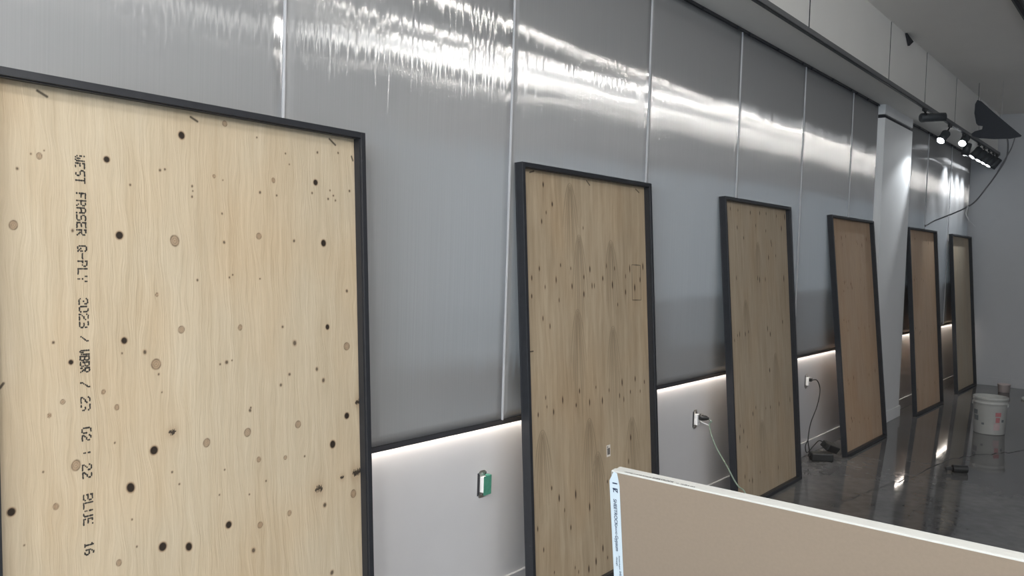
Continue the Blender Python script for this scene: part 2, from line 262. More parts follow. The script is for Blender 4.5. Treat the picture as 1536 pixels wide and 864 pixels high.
structure(MB().box(XW,-.04,-1.2,8.61,0,.118).box(XW,-.04,9.69,YB,0,.118).build('baseboard_left',M_wall,bevel=.003))
structure(MB().box(XW,XR,YB-.015,YB,0,.118).build('baseboard_back',M_wall_back,bevel=.003))
# column with capital block, reveal and its own baseboard
CY0,CY1,CX=8.625,9.675,.05
structure(MB().box(XW,CX,CY0,CY1,0,3.065).box(XW,CX-.02,CY0+.02,CY1-.02,3.065,3.10,1).box(XW,CX,CY0,CY1,3.10,3.195).build('wall_column',[M_column,M_gap]))
structure(MB().box(XW,CX+.014,CY0-.014,CY1+.014,0,.118).build('baseboard_column',M_column,bevel=.003))
# bulkhead above the cladding: dark core, fascia boards with narrow reveals between them
BX,BZ=.307,3.195
mb=MB(); mb.box(XW,BX-.02,YF,YB,BZ+.001,ZC,1); mb.box(XW,BX-.0005,YF,YB,BZ,BZ+.02,0)
ys=[YF,-1.2,1.6,3.75,5.735,7.715,9.01,10.4,11.8,YB]
for a,b in zip(ys[:-1],ys[1:]):
    mb.box(BX-.02,BX,a+.014,b-.006,BZ+.02,ZC,0); mb.box(BX-.0195,BX-.0003,a+.012,a+.0138,BZ+.02,ZC,1)
structure(mb.build('wall_bulkhead',[M_fascia,M_gap]))
# lighting track along the bulkhead edge
tr=empty('lighting_track',(BX,0,BZ)); tag(tr,'long black lighting track running along the lower edge of the bulkhead','track')
mb=MB(); mb.box(0,.034,-1.5,YB-.02,-.012,.024,0); o=mb.build('track_body',[M_trackgrey],tr,bevel=.002)
MB().box(.006,.028,-1.5,YB-.03,-.019,-.0125).build('track_slot',M_track,tr)
MB().box(.002,.032,YB-.02,YB-.004,-.016,.02).build('end_cap',M_track,tr)
tr=empty('ceiling_track',(1.27,0,ZC)); tag(tr,'black lighting track on the ceiling at the top right corner','track')
MB().box(-.03,.03,6.2,9.2,-.035,0).build('track_body',M_track,tr,bevel=.002); MB().box(-.012,.012,6.25,9.15,-.041,-.0355).build('track_slot',M_gap,tr)

# ---------------------------------------------------------------- cladding panels
PX=-.012; PZ0,PZ1=.885,3.175
def panel(y0,y1,label,k):
    t=empty('wall_panel',(PX,(y0+y1)/2,PZ0)); tag(t,label,'wall panel','grey ribbed polycarbonate wall panels')
    ny,nz=28,56; vs=[]; fs=[]; W=y1-y0; Hh=PZ1-PZ0; g=.0025
    rnd=random.Random(k); ph=rnd.uniform(-.3,.3)
    for j in range(nz+1):
        for i in range(ny+1):
            a=i/ny; b=j/nz
            x=-.0018*(1-math.sin(math.pi*a))-.0015*math.sin(2*math.pi*b+ph)*math.sin(math.pi*a)-.0012*math.sin(5*math.pi*b+ph)*(.5+.5*math.sin(math.pi*a))
            vs.append((x, -W/2+g+(W-2*g)*a, Hh*b))
    q=ny+1
    for j in range(nz):
        for i in range(ny): fs.append((j*q+i,(j+1)*q+i,(j+1)*q+i+1,j*q+i+1))
    n0=len(vs); vs+= [(-.018,v[1],v[2]) for v in vs]
    fs+=[(f[3]+n0,f[2]+n0,f[1]+n0,f[0]+n0) for f in list(fs)]
    rim=[i for i in range(q)]+[j*q+ny for j in range(1,nz+1)]+[nz*q+i for i in range(ny-1,-1,-1)]+[j*q for j in range(nz-1,0,-1)]
    L=len(rim); fs+=[(rim[i],rim[(i+1)%L],rim[(i+1)%L]+n0,rim[i]+n0) for i in range(L)]
    MB().add(vs,fs,0,True).build('ribbed_sheet',M_panel,t)
    MB().box(-.022,.004,-W/2,W/2,-.023,-.001).build('bottom_channel',M_channel,t)
    mb=MB().box(-.03,.012,-W/2,W/2,Hh+.001,Hh+.019)
    for s_ in (.08,.5,.92): mb.box(.008,.02,-W/2+W*s_-.015,-W/2+W*s_+.015,Hh-.006,Hh+.012)
    mb.build('top_channel',M_channel,t)
    return t
A=[1.721+1.22*k for k in range(-3,6)]+[8.61]
lab=['grey ribbed wall panel out of view to the left, nearest the shopfront','grey ribbed wall panel at the far left, above the largest plywood frame','grey ribbed wall panel behind the left half of the nearest plywood frame',
 'grey ribbed wall panel to the right of the nearest frame, above the green outlet','grey ribbed wall panel behind the second plywood frame','grey ribbed wall panel between the second and third plywood frames',
 'grey ribbed wall panel behind the third plywood frame','grey ribbed wall panel between the third and fourth plywood frames','narrow end wall panel behind the fourth frame, touching the white column']
for k in range(len(A)-1): panel(A[k],A[k+1],lab[k],k)
B=[9.69,10.69,11.95,13.19]
lb=['grey ribbed wall panel just past the white column, behind the fifth frame','grey ribbed wall panel between the fifth and sixth plywood frames','last grey ribbed wall panel, in the far corner behind the sixth frame']
for k in range(3): panel(B[k],B[k+1],lb[k],20+k)
n=1
for y in A[1:-1]+B[1:-1]:
    structure(MB().box(PX-.006,PX+.006,y-.0045,y+.0045,PZ0-.004,PZ1).build('trim_%d'%n,M_joint,bevel=.002)); n+=1
structure(MB().box(XW,PX-.004,8.612,8.622,PZ0,BZ-.001).build('trim_%d'%n,M_wall)); n+=1
# LED tape under the cladding
M_led = emis('warm_white_led',(1,.9,.8),LEDW)
for i,(a,b) in enumerate(((-1.2,8.605),(9.70,13.18))):
    o=empty('led_strip',(-.04,(a+b)/2,.872)); tag(o,['glowing white light strip under the wall panels, left of the column','glowing white light strip under the wall panels beyond the column'][i],'light strip','light strips under the cladding')
    h=(b-a)/2
    MB().box(-.014,.01,-h,h,0,.006).build('aluminium_profile',M_steel,o)
    MB().box(-.010,.004,-h,h,-.005,-.0004).build('diffuser',M_led,o)

# ---------------------------------------------------------------- downlights behind and above the camera
M_down = emis('downlight_lens',(1,.96,.9),DOWN)
spots=[(2.0,-.3),(3.6,-.3),(5.2,-.3),(2.0,-2.4),(3.6,-2.4),(5.2,-2.4),(5.2,2.0)]
dl=None
for i,(x,y) in enumerate(spots):
    o=empty('downlight',(x,y,ZC)); tag(o,['round recessed ceiling downlight above the camera','ceiling downlight right of the camera','ceiling downlight by the right wall','ceiling downlight near the shopfront, left','ceiling downlight near the shopfront, middle','ceiling downlight near the shopfront, right','ceiling downlight by the right wall, beyond the camera'][i],'downlight','ceiling downlights')
    if dl is None:
        MB().lathe([(.052,0),(.075,-.002),(.078,-.008),(.065,-.012),(.052,-.006)]).build('trim_ring',M_white,o)
        MB().lathe([(.05*math.cos(a_*math.pi/16),-.008-.05*math.sin(a_*math.pi/16)) for a_ in range(8)]+[(0,-.058)],32).build('lens',M_down,o); dl=o
    else:
        for ch in dl.children: c=ch.copy(); C.objects.link(c); c.parent=o

M_ceilfill = emis('fill_panel_emitter',(.97,.98,1),CEILFILL)  # unseen panels added to lift the ambient light and soften panel reflections
for i,(x,y,l_) in enumerate(((5.3,.6,'added fill light panel by the right wall, level with the camera'),(5.3,3.3,'added fill light panel by the right wall, beyond the foreground board'),(4.2,-1.6,'added fill light panel behind the camera, right'),(1.7,-2.0,'added fill light panel behind the camera, nearest the long wall'))):
    o=empty('ceiling_fill_panel',(x,y,ZC)); tag(o,l_,'fill light','added ceiling fill panels')
    MB().box(-.32,.32,-.62,-.60,-.03,0).box(-.32,.32,.60,.62,-.03,0).box(-.32,-.30,-.6,.6,-.03,0).box(.30,.32,-.6,.6,-.03,0).build('panel_frame',M_white,o)
    MB().box(-.299,.299,-.599,.599,-.026,-.004).build('diffuser',M_ceilfill,o)

# ---------------------------------------------------------------- plywood backed frames
FW,FH,FT=1.191,2.058,.045
def ply_mesh(name, step, knots, m, parent, seed, FW):
    LIP=.004; u0,u1,v0,v1=LIP,FW-LIP,LIP,FH-LIP
    nu=int((u1-u0)/step); nv=int((v1-v0)/step); U=np.linspace(u0,u1,nu+1); V=np.linspace(v0,v1,nv+1)
    uu,vv=np.meshgrid(U,V); wu=uu+.004*np.sin(vv*9+uu*7)+.0022*np.sin(vv*23+uu*31+seed)+.0012*np.sin(vv*61+uu*90); R=np.zeros_like(uu); G=np.zeros_like(uu); Bc=np.zeros_like(uu); rs=np.random.RandomState(seed)
    def local(u,v,ru,rv):
        i0,i1=np.searchsorted(U,[u-ru,u+ru]); j0,j1=np.searchsorted(V,[v-rv,v+rv]); return slice(j0,j1),slice(i0,i1)
    sm=lambda x: np.clip(x,0,1)**2*(3-2*np.clip(x,0,1))
    def flow(u,v,r,k=.62):
        s=local(u,v,r*9,r*20); du=uu[s]-u; dv=vv[s]-v; wu[s]-=k*du*np.exp(-(du**2+(dv/2.3)**2)/(2*(2.0*r)**2))
    for kind,lst in knots.items():
        if kind=='L':
            for (a,b) in lst:
                a=np.array(a);b=np.array(b); s=local((a[0]+b[0])/2,(a[1]+b[1])/2,.12,.12); d=b-a; t=np.clip(((uu[s]-a[0])*d[0]+(vv[s]-a[1])*d[1])/(d@d),0,1)
                dist=np.hypot(uu[s]-a[0]-t*d[0],vv[s]-a[1]-t*d[1]); wd=.003 if np.hypot(*d)<.05 else .0018; R[s]=np.maximum(R[s],.85*sm(1.6-dist/wd))
            continue
        for (u,v,r) in lst:
            asp=1.0+.25*rs.rand(); an=rs.uniform(-.4,.4)
            s=local(u,v,r*7,r*14); du=(uu[s]-u); dv=(vv[s]-v); d=np.hypot(du*math.cos(an)+dv*math.sin(an), (-du*math.sin(an)+dv*math.cos(an))/asp)/r
            if kind=='D':
                d=d/1.05; R[s]=np.maximum(R[s],.96*sm((1.08-d)/.25)); G[s]=np.maximum(G[s],.55*sm((1.35-d)/.3)); flow(u,v,r)
            elif kind=='B':
                G[s]=np.maximum(G[s],.42*sm((1.0-d)/.2)+.5*np.exp(-((d-.95)/.14)**2)+.2*np.exp(-((d-.5)/.1)**2)*(d<1)); R[s]=np.maximum(R[s],(.62*np.exp(-((d-.98)/.13)**2)+.25*np.exp(-((d-.5)/.1)**2))*(.55+.45*(np.sin(3*np.arctan2(dv,du)+u*50)>0))); G[s]=np.maximum(G[s],.9*sm((.2-d)/.1)); flow(u,v,r)
            elif kind=='S':
                R[s]=np.maximum(R[s],.75*sm((1.2-d)/.5)); G[s]=np.maximum(G[s],.4*sm((1.9-d)/.9)); flow(u,v,r*1.3,.5)
            elif kind=='P':
                cw=.0022; ci=np.floor((du+r*4)/cw).astype(int)%64; top=rs.uniform(.15,1.0,64); bot=rs.uniform(.1,.8,64); pr=np.sqrt(np.clip(1-(du/(r*.95))**2,0,1))
                mk=(dv<r*top[ci]*pr)&(dv>-r*bot[ci]*pr)&(np.abs(du)<r*.95); R[s]=np.maximum(R[s],.93*mk)
                G[s]=np.maximum(G[s],.3*np.exp(-(du**2+dv**2)/(2*(r*1.1)**2))); flow(u,v,r*1.2,.5)
            elif kind=='E':
                a=rs.uniform(.55,1.0); wq=r*.50*a; hq=r*rs.uniform(1.0,1.9)*a; k=np.hypot(du/wq,dv/hq)
                R[s]=np.maximum(R[s],.88*a*sm((1.2-k)/.7)); G[s]=np.maximum(G[s],.8*sm((1.8-k)/1.0))
                tl=rs.uniform(2,6)*r; s2=local(u,v,r*3,tl*3.2); d2=vv[s2]-v; G[s2]=np.maximum(G[s2],  .42*a*np.exp(-((uu[s2]-u-.002*np.sin(d2*40))/(r*.38))**2)*np.exp(-np.abs(d2)/tl*np.where(d2>0,1.8,1.0))); flow(u,v,r*.9,.5)
            elif kind=='C':   # cathedral figure: nested dark arches
                for q in range(4):
                    hw=.02+.017*q; ht=r*(1-.16*q); s3=local(u,v-r*.5,.14,r); du3=uu[s3]-u; dv3=(v-vv[s3])-q*-.01
                    edge=hw*np.sqrt(np.clip(dv3/ht,0,None)); m_=np.exp(-((np.abs(du3)-edge)/.0035)**2)*(dv3>0)*(dv3<ht*1.0)*np.clip(1.3-dv3/ht,0,1); Bc[s3]=np.maximum(Bc[s3],.75*m_)
    vs=np.stack([uu,np.zeros_like(uu),vv],-1).reshape(-1,3).astype(np.float32); q=nu+1
    idx=np.arange((nv+1)*q).reshape(nv+1,q); F=np.stack([idx[:-1,:-1],idx[:-1,1:],idx[1:,1:],idx[1:,:-1]],-1).reshape(-1,4)
    # back face and rim so that the sheet has its thickness
    nb=len(vs); T=.006; back=np.array([[u0,T,v0],[u1,T,v0],[u1,T,v1],[u0,T,v1]],np.float32); corner=[idx[0,0],idx[0,-1],idx[-1,-1],idx[-1,0]]
    extra=[[nb,nb+3,nb+2,nb+1]]+[[corner[(i+1)%4],corner[i],nb+i,nb+(i+1)%4] for i in range(4)]
    vs=np.vstack([vs,back]); F=np.vstack([F,np.array(extra)])
    me=bpy.data.meshes.new(name); me.vertices.add(len(vs)); me.vertices.foreach_set('co',vs.ravel())
    me.loops.add(F.size); me.loops.foreach_set('vertex_index',F.ravel().astype(np.int32)); me.polygons.add(len(F)); me.polygons.foreach_set('loop_start',np.arange(0,F.size,4,dtype=np.int32))
    try: me.polygons.foreach_set('loop_total',np.full(len(F),4,dtype=np.int32))
    except Exception: pass
    me.update(calc_edges=True)
    a=me.attributes.new('grain','FLOAT_VECTOR','POINT'); ga=np.zeros((len(vs),3),np.float32); ga[:nb,0]=wu.ravel(); ga[:nb,1]=vv.ravel(); ga[:,2]=seed*3.7; a.data.foreach_set('vector',ga.ravel())
    a=me.attributes.new('knots','FLOAT_COLOR','POINT'); ka=np.zeros((len(vs),4),np.float32); ka[:nb,0]=R.ravel(); ka[:nb,1]=G.ravel(); ka[:nb,2]=Bc.ravel(); ka[:,3]=1; a.data.foreach_set('color',ka.ravel())
    me.materials.append(m); o=bpy.data.objects.new(name,me); C.objects.link(o); o.parent=parent; o.location=(0,.0388,0); return o

def frame_thing(q,label,step,knots,m,seed,FW=FW):
    fx,fy,ang,th=q; d=Vector((math.sin(ang),math.cos(ang),0)); n=Vector((math.cos(ang),-math.sin(ang),0))
    upv=Vector((0,0,1))*math.cos(th)-n*math.sin(th); nn=d.cross(upv)
    t=empty('plywood_frame'); t.matrix_world=Matrix(((d.x,-nn.x,upv.x,fx),(d.y,-nn.y,upv.y,fy),(d.z,-nn.z,upv.z,FT*math.sin(th)+.0005),(0,0,0,1)))
    tag(t,label,'framed panel','black framed plywood panels leaning on the wall')
    a=.021; T=.0035
    # angle-profile rails: outer wall + front lip + small inner return
    def rail(lo,hi,axis):
        mb=MB()
        if axis=='v':
            for x0,x1,z0,z1,y0,y1 in ((lo,hi,0,FH,0,FT),): mb.box(x0,x1,y0,y1-.0003,z0,z1)
        else: mb.box(a+.0002,FW-a-.0002,0,FT-.0003,lo,hi)
        return mb
    # hollow-looking rails: front part wide, rear part slightly stepped to leave the thin bead line
    for x0,x1,s_ in ((0,a,1),(FW-a,FW,-1)):
        mb=MB(); mb.box(x0,x1,0,.0385,0,FH)
        xo0,xo1=(x0,x0+.0035) if s_==1 else (x1-.0035,x1); mb.box(xo0,xo1,.0385,FT,0,FH)
        mb.build('stile',M_black,t,bevel=.0012)
        xb=(x1,x1+.0028) if s_==1 else (x0-.0028,x0); MB().box(xb[0],xb[1],.0085,.0118,a,FH-a).build('bead',M_black,t)
    for z0,z1,s_ in ((0,a,1),(FH-a,FH,-1)):
        mb=MB(); mb.box(a+.0002,FW-a-.0002,0,.0385,z0,z1); zo=(z0,z0+.0035) if s_==1 else (z1-.0035,z1); mb.box(a+.0002,FW-a-.0002,.0385,FT,*zo)
        mb.build('rail',M_black,t,bevel=.0012)
        zb=(z1,z1+.0028) if s_==1 else (z0-.0028,z0); MB().box(a,FW-a,.0085,.0118,*zb).build('bead',M_black,t)
    ply_mesh('plywood_sheet',step,knots,m,t,seed,FW)
    return t
def rand_knots(seed,n,r,rows):
    rs=random.Random(seed); return [(rs.uniform(.08,1.1),rs.choice(rows)+rs.uniform(-.05,.05),r*rs.uniform(.7,1.1)) for _ in range(n)]
KNOTS2['C']=[(.43,1.97,.42),(.50,1.72,.6),(.80,1.7,.45),(.55,.80,.5),(.62,.62,.4),(.15,.80,.4),(.97,.75,.35),(.80,1.25,.5),(.47,1.35,.5)]
KNOTS3['C']=[(.6,1.75,.5),(.35,1.35,.5),(.85,.95,.5),(.55,.5,.3)]
SH=.054      # the nearest frame is a little wider than the others
KNOTS1['D'].append((.005,.979,.0095))
for k_ in 'DBSP': KNOTS1[k_]=[(u+SH,v,r) for u,v,r in KNOTS1[k_]]
KNOTS1['L']=[[(u+SH,v) for u,v in l] for l in KNOTS1['L']]
f1=frame_thing((.274+SH*math.sin(.0548),.819-SH*math.cos(.0548),-.0548,.0601),'largest nearest black frame with pale knotty plywood and stamped lettering',.002,KNOTS1,M_ply1,1,FW+SH)
f2=frame_thing((.1993,2.9536,-.0111,.0721),'second black frame, tan plywood with two rows of dark knots and a small barcode sticker',.003,KNOTS2,M_ply2,2)
f3=frame_thing((.2223,5.0902,-.0066,.0854),'third black frame, greyish plywood, with a pale green cord crossing its lower left corner',.004,KNOTS3,M_ply3,3)
K4={'E':rand_knots(4,40,.011,[1.85,1.45,1.1,.6,.25])}; K5={'E':rand_knots(5,30,.009,[1.9,1.5,.9,.3])}; K6={'E':rand_knots(6,16,.006,[1.7,1.1,.5])}
f4=frame_thing((.2542,7.236,.0086,.1062),'fourth black frame, reddish plywood, leaning just before the white column',.006,K4,M_ply4,4)
f5=frame_thing((.2103,9.7985,.0207,.083),'fifth black frame leaning just past the white column, a loose cable touching its top',.008,K5,M_ply5,5)
f6=frame_thing((.2143,11.9035,.0082,.079),'sixth and farthest black frame, standing in the corner at the back wall',.010,K6,M_ply6,6)

# dot-matrix stamp on the first sheet
GL={'W':['10001','10001','10001','10101','10101','10101','01010'],'E':['11111','10000','10000','11110','10000','10000','11111'],'S':['01111','10000','10000','01110','00001','00001','11110'],
'T':['11111','00100','00100','00100','00100','00100','00100'],'F':['11111','10000','10000','11110','10000','10000','10000'],'R':['11110','10001','10001','11110','10100','10010','10001'],
'A':['01110','10001','10001','11111','10001','10001','10001'],'Q':['01110','10001','10001','10001','10101','10010','01101'],'-':['00000','00000','00000','11111','00000','00000','00000'],
'P':['11110','10001','10001','11110','10000','10000','10000'],'L':['10000','10000','10000','10000','10000','10000','11111'],'Y':['10001','10001','01010','00100','00100','00100','00100'],
'2':['01110','10001','00001','00110','01000','10000','11111'],'0':['01110','10001','10001','10001','10001','10001','01110'],'3':['11110','00001','00001','01110','00001','00001','11110'],
'/':['00001','00001','00010','00100','01000','10000','10000'],'B':['11110','10001','10001','11110','10001','10001','11110'],':':['00000','00100','00100','00000','00100','00100','00000'],
'U':['10001','10001','10001','10001','10001','10001','01110'],'1':['00100','01100','00100','00100','00100','00100','01110'],'6':['00110','01000','10000','11110','10001','10001','01110']}
rs=random.Random(3)
for s,(ua,va),(ub,vb) in STAMP:
    mb=MB(); ua+=SH; n=len(s); pitch=(va-vb)/n
    for k,ch in enumerate(s):
        for r in range(7):
            for c in range(5):
                if GL[ch][r][c]=='1' and rs.random()>.09:
                    v=va-k*pitch-(c+.5)*pitch*.83/5; u=ua+.0125-r*.0038+rs.uniform(-.0005,.0005)+.0006*math.sin(v*40)
                    rr=rs.uniform(.0020,.0027); pts=[(u+rr*math.cos(a*math.pi/3),.0384,v+rr*1.15*math.sin(a*math.pi/3)) for a in range(6)]
                    mb.add(pts,[(0,1,2,3,4,5)])
    mb.build('ink_stamp',M_ink,f1)
# barcode sticker on the second sheet
st=empty('sticker',(.7225,.0383,.638)); st.parent=f2
MB().box(-.018,.018,-.0004,.0003,-.03,.03).build('sticker_paper',mat('sticker_paper',(.72,.68,.62),.6),st)
mb=MB()
for k in range(9): mb.box(-.013+.003*k,-.013+.003*k+(.0022 if k%3 else .0012),-.0008,-.0005,-.02,.014)
mb.box(-.013,-.004,-.0008,-.0005,.018,.023)
mb.build('barcode',M_ink,st)
st['label']='white sticker with dark bars'

# ---------------------------------------------------------------- drywall sheets in the foreground
M_core = mat('drywall_white_edge',(.43,.43,.41),.75,noise=.03,nscale=40)
M_paper = mat('drywall_grey_tan_paper',(.235,.185,.14),.85,noise=.06,nscale=160,bump=.1,spec=.15)
M_tape = mat('pale_blue_white_tape',(.50,.575,.63),.6)
M_tapeink = mat('dark_blue_print',(.01,.02,.06),.6)
LB=math.radians(8.5); BH=1.222; ex=Euler((LB,0,0)).to_matrix().to_4x4()
def board(yoff,label,front):
    t=empty('drywall_sheet'); t.matrix_world=Matrix.Translation((1.483,1.46+BH*math.sin(LB)+yoff/math.cos(LB),.0))@ex
    tag(t,label,'drywall','drywall sheets standing on edge')
    MB().box(0,2.44,0,.0172,.001,BH).build('gypsum_board',M_core,t,bevel=.003)
    MB().box(.004,2.436,-.0006 if front else .0173,-.0001 if front else .0178,.004,BH-.0025).build('back_paper',M_paper,t)
    return t
b1=board(0,'front drywall sheet, tan paper face and pale blue end tape, in the foreground',True)
b2=board(.018,'rear drywall sheet, white edge just showing behind the tan faced sheet',False)
tp=[(-.002,-.0012,.01),(.0195,-.0012,.01),(.0205,-.0012,BH-.03),(.016,-.0012,BH-.003),(.008,-.0012,BH-.001),(-.003,-.0012,BH-.022)]
o=MB().prism(tp,(0,-.0006,0)).build('end_tape',M_tape,b1); o['label']='pale blue printed end tape'
def face_M(x,z,rot=-90): return Matrix.Translation((x,-.0021,z))@Euler((math.pi/2,0,0)).to_matrix().to_4x4()@Euler((0,0,math.radians(rot))).to_matrix().to_4x4()
for s,x,z,sz in (('Z',.0055,BH-.036,.015),('SHEETROCK',.005,BH-.060,.0105),('BRAND',.006,BH-.118,.006),('Gypsum',.005,BH-.140,.0105),('UltraLight',.005,BH-.188,.005),('Panneaux de gypse',.0115,BH-.184,.004),('SHEETROCK.COM',.0115,BH-.218,.006)):
    text_mesh('tape_print',s,sz,M_tapeink,o,face_M(x,z))
for k in range(2):
    MB().box(.0045,.0155,-.0022,-.0019,BH-.027-.012*k,BH-.0245-.012*k).build('tape_mark',M_tapeink,o)
def top_M(x,y): return Matrix.Translation((x,y,BH+.0004))
for s,x,sz in (('UNITED STATES GYPSUM',.03,.0055),('SHEETROCK',.093,.0085),('13 . 12 28 E 15:4',.145,.006)):
    text_mesh('edge_print',s,sz,M_ink,b1,top_M(x,.004))

# ---------------------------------------------------------------- outlets
def outlet(y,z,label,green=False):
    t=empty('wall_outlet',(XW,y,z)); tag(t,label,'outlet','uncovered electrical outlets in the low wall')
    mb=MB(); mb.box(0,.0015,-.030,.030,-.052,.052).build('box_opening',M_gap,t)
    mb=MB(); mb.box(.0015,.004,-.017,.017,-.062,.062)
    for s in (-1,1): mb.cyl((0,0,0),.004,.003,10,M=Matrix.Translation((.004,0,s*.048))@Euler((0,math.pi/2,0)).to_matrix().to_4x4()); mb.box(.0015,.0045,-.022,-.010,s*.052-.006,s*.052+.006); mb.box(.0015,.0045,.010,.022,s*.052-.006,s*.052+.006)
    mb.build('mounting_strap',M_steel,t)
    MB().box(.004,.028,-.0165,.0165,-.035,.035).build('receptacle_body',M_white,t,bevel=.002)
    for s in (-1,1):
        mb=MB()
        for dy in (-.006,.006): mb.box(.028,.0285,dy-.001,dy+.001,s*.019-.005,s*.019+.005)
        mb.box(.028,.0285,-.002,.002,s*.019-.012,s*.019-.008); mb.build('socket',M_gap,t)
    if green:
        mb=MB(); mb.box(.0288,.0305,-.020,.034,-.046,.042); mb.box(.006,.0288,.0175,.034,-.046,.042)
        mb.build('green_film',M_green,t,bevel=.001)
    return t
outlet(2.86,.595,'uncovered wall outlet wrapped in green film, left of the second frame',True)
outlet(4.985,.598,'uncovered wall outlet with a fat dark plug and pale cord, left of the third frame')
outlet(7.045,.637,'uncovered wall outlet with thin black cord hanging to the floor, beside the fourth frame')
# cords
M_cord=mat('pale_green_cord',(.22,.28,.22),.5)
c=empty('extension_cord',(0,0,0)); tag(c,'pale green extension cord running from the second outlet down past the third frame','cord')
MB().tube([(.03,5.02,.603),(.045,5.025,.59)]+CORD2[1:]+[(.46,4.72,.12),(.52,4.62,.03),(.60,4.40,.006),(.7,4.1,.006)],.0045).build('cable',M_cord,c)
mb=MB(); R_=Matrix.Translation((-.026,4.99,.617))@Euler((0,math.radians(97),math.radians(22))).to_matrix().to_4x4()
mb.lathe([(0,0),(.017,0),(.0215,.004),(.0225,.022),(.019,.030),(.020,.034),(.016,.04),(.0165,.047),(.012,.052),(.009,.062),(0,.064)],20,M=R_); mb.build('plug',M_blackp,c)
MB().tube([(-.02,4.995,.590),(.0,5.01,.575),(.022,5.035,.562)],.004).build('ground_prong_adapter',M_white,c)
c=empty('adapter_cord',(0,0,0)); tag(c,'thin black cord hanging from the third outlet to two power bricks on the floor','cord')
p=[(-.02,7.045,.652),(-.005,7.05,.652),(.02,7.10,.645)]+CORD3[2:-1]+[(.055,6.87,.06),(.05,6.90,.04)]
MB().tube(p,.0045).build('cable',M_blackp,c)
MB().tube([(.05,6.853,.183),(.035,6.84,.13),(.045,6.86,.075),(.075,6.93,.13),(.09,7.0,.16),(.11,7.03,.15)],.004).build('cable_loop',M_blackp,c)
MB().box(-.027,-.005,7.03,7.06,.638,.668).build('plug',M_blackp,c,bevel=.004)
# power bricks
def brick(M,label,sx,sy,sz):
    t=empty('power_brick'); t.matrix_world=M; tag(t,label,'power adapter','black power bricks on the floor')
    MB().box(-sx/2,sx/2,-sy/2,sy/2,0,sz).build('brick_body',M_blackp,t,bevel=.008)
    MB().box(-sx/2+.012,sx/2-.012,-sy/2+.012,sy/2-.012,sz+.0002,sz+.0008).build('rating_label',mat('dark_grey_label',(.035,.035,.03),.4),t)
    MB().cyl((0,0,0),.006,.02,10,M=Matrix.Translation((-sx/2-.018,0,sz/2))@Euler((0,math.pi/2,0)).to_matrix().to_4x4()).build('strain_relief',M_blackp,t)
brick(Matrix.Translation((.115,7.0,0))@Euler((0,0,math.radians(35))).to_matrix().to_4x4(),'black power brick lying flat on the floor',.175,.10,.065)
brick(Matrix.Translation((.13,7.12,.072))@Euler((math.radians(28),math.radians(18),math.radians(75))).to_matrix().to_4x4(),'black power brick propped at an angle against the flat one',.16,.085,.06)

# ---------------------------------------------------------------- bucket, lid and bits on the floor
M_pail=mat('white_pail_plastic',(.43,.43,.41),.45,noise=.05,nscale=8)
bk=empty('plastic_bucket',(.955,9.43,0)); tag(bk,'white open five gallon plastic bucket with red and grey labels on the floor','bucket')
MB().lathe([(0,.004),(.128,.004),(.132,.0),(.136,.006),(.146,.26),(.1475,.262),(.1475,.272),(.149,.274),(.149,.30),(.154,.302),(.154,.309),(.150,.311),(.150,.338),(.156,.340),(.157,.352),(.158,.362),(.154,.366),(.150,.362),(.1485,.30),(.142,.25),(.131,.012),(0,.01)],56).build('pail_body',M_pail,bk)
for s in (-1,1): MB().box(s*.150-.008,s*.150+.008,-.014,.014,.275,.305).build('handle_ear',M_pail,bk,bevel=.003)
def wrap(name,a0,a1,z0,z1,m,off=.0012,n=8):
    vs=[];fs=[]
    for i in range(n+1):
        a=math.radians(a0+(a1-a0)*i/n)
        for z in (z0,z1): r=.136+(z-.006)*.01/.254+off; vs.append((r*math.cos(a),r*math.sin(a),z))
    for i in range(n): fs.append((2*i,2*i+2,2*i+3,2*i+1))
    return MB().add(vs,fs,0,True).build(name,m,bk)
M_red=mat('faded_red_print',(.42,.16,.17),.5,noise=.25,nscale=60); M_gp=mat('grey_print',(.16,.17,.18),.5,noise=.3,nscale=70)
wrap('red_label',-62,-40,.185,.225,M_red); wrap('red_label',-60,-44,.125,.175,M_red); wrap('red_label',-66,-42,.05,.115,mat('pale_red_print',(.45,.34,.34),.5,noise=.15,nscale=50))
wrap('grey_label',-150,-128,.19,.235,M_gp); wrap('grey_label',-148,-124,.13,.18,M_gp); wrap('grey_dot',-110,-100,.095,.115,M_gp); wrap('grey_dot',-36,-24,.13,.155,M_gp)
ld=empty('bucket_lid',(1.04,12.15,0)); tag(ld,'white round bucket lid lying on the floor at the right edge','lid')
MB().lathe([(0,.022),(.13,.022),(.135,.03),(.155,.03),(.16,.02),(.16,0),(.154,0),(.152,.018),(0,.016)],48).build('lid_disc',M_white,ld)
tb=empty('joint_compound_tub',(.62,12.62,0)); tag(tb,'small pale tub on the floor behind the white bucket','tub')
MB().lathe([(0,.003),(.065,.003),(.075,.10),(.079,.102),(.079,.112),(.073,.112),(.063,.008),(0,.008)],32).build('tub_body',mat('pinkish_plastic',(.6,.52,.5),.5),tb)
# small black tool lying on the floor
M_tool=mat('black_rubber',(.02,.02,.02),.5)
tl=empty('hand_tool',(1.05,7.40,0)); tl.rotation_euler=(0,0,math.radians(32)); tag(tl,'small black tool lying on the floor in front of the bucket','tool')
MB().cyl((0,0,0),.03,.11,18,M=Matrix.Translation((-.03,0,.031))@Euler((0,math.pi/2,0)).to_matrix().to_4x4()).build('tool_barrel',M_tool,tl,bevel=.004)
MB().box(-.085,-.03,-.014,.014,.016,.044).build('tool_nose',M_tool,tl,bevel=.006)
MB().box(.0,.055,-.024,.024,.002,.05).build('tool_grip',M_tool,tl,bevel=.01)
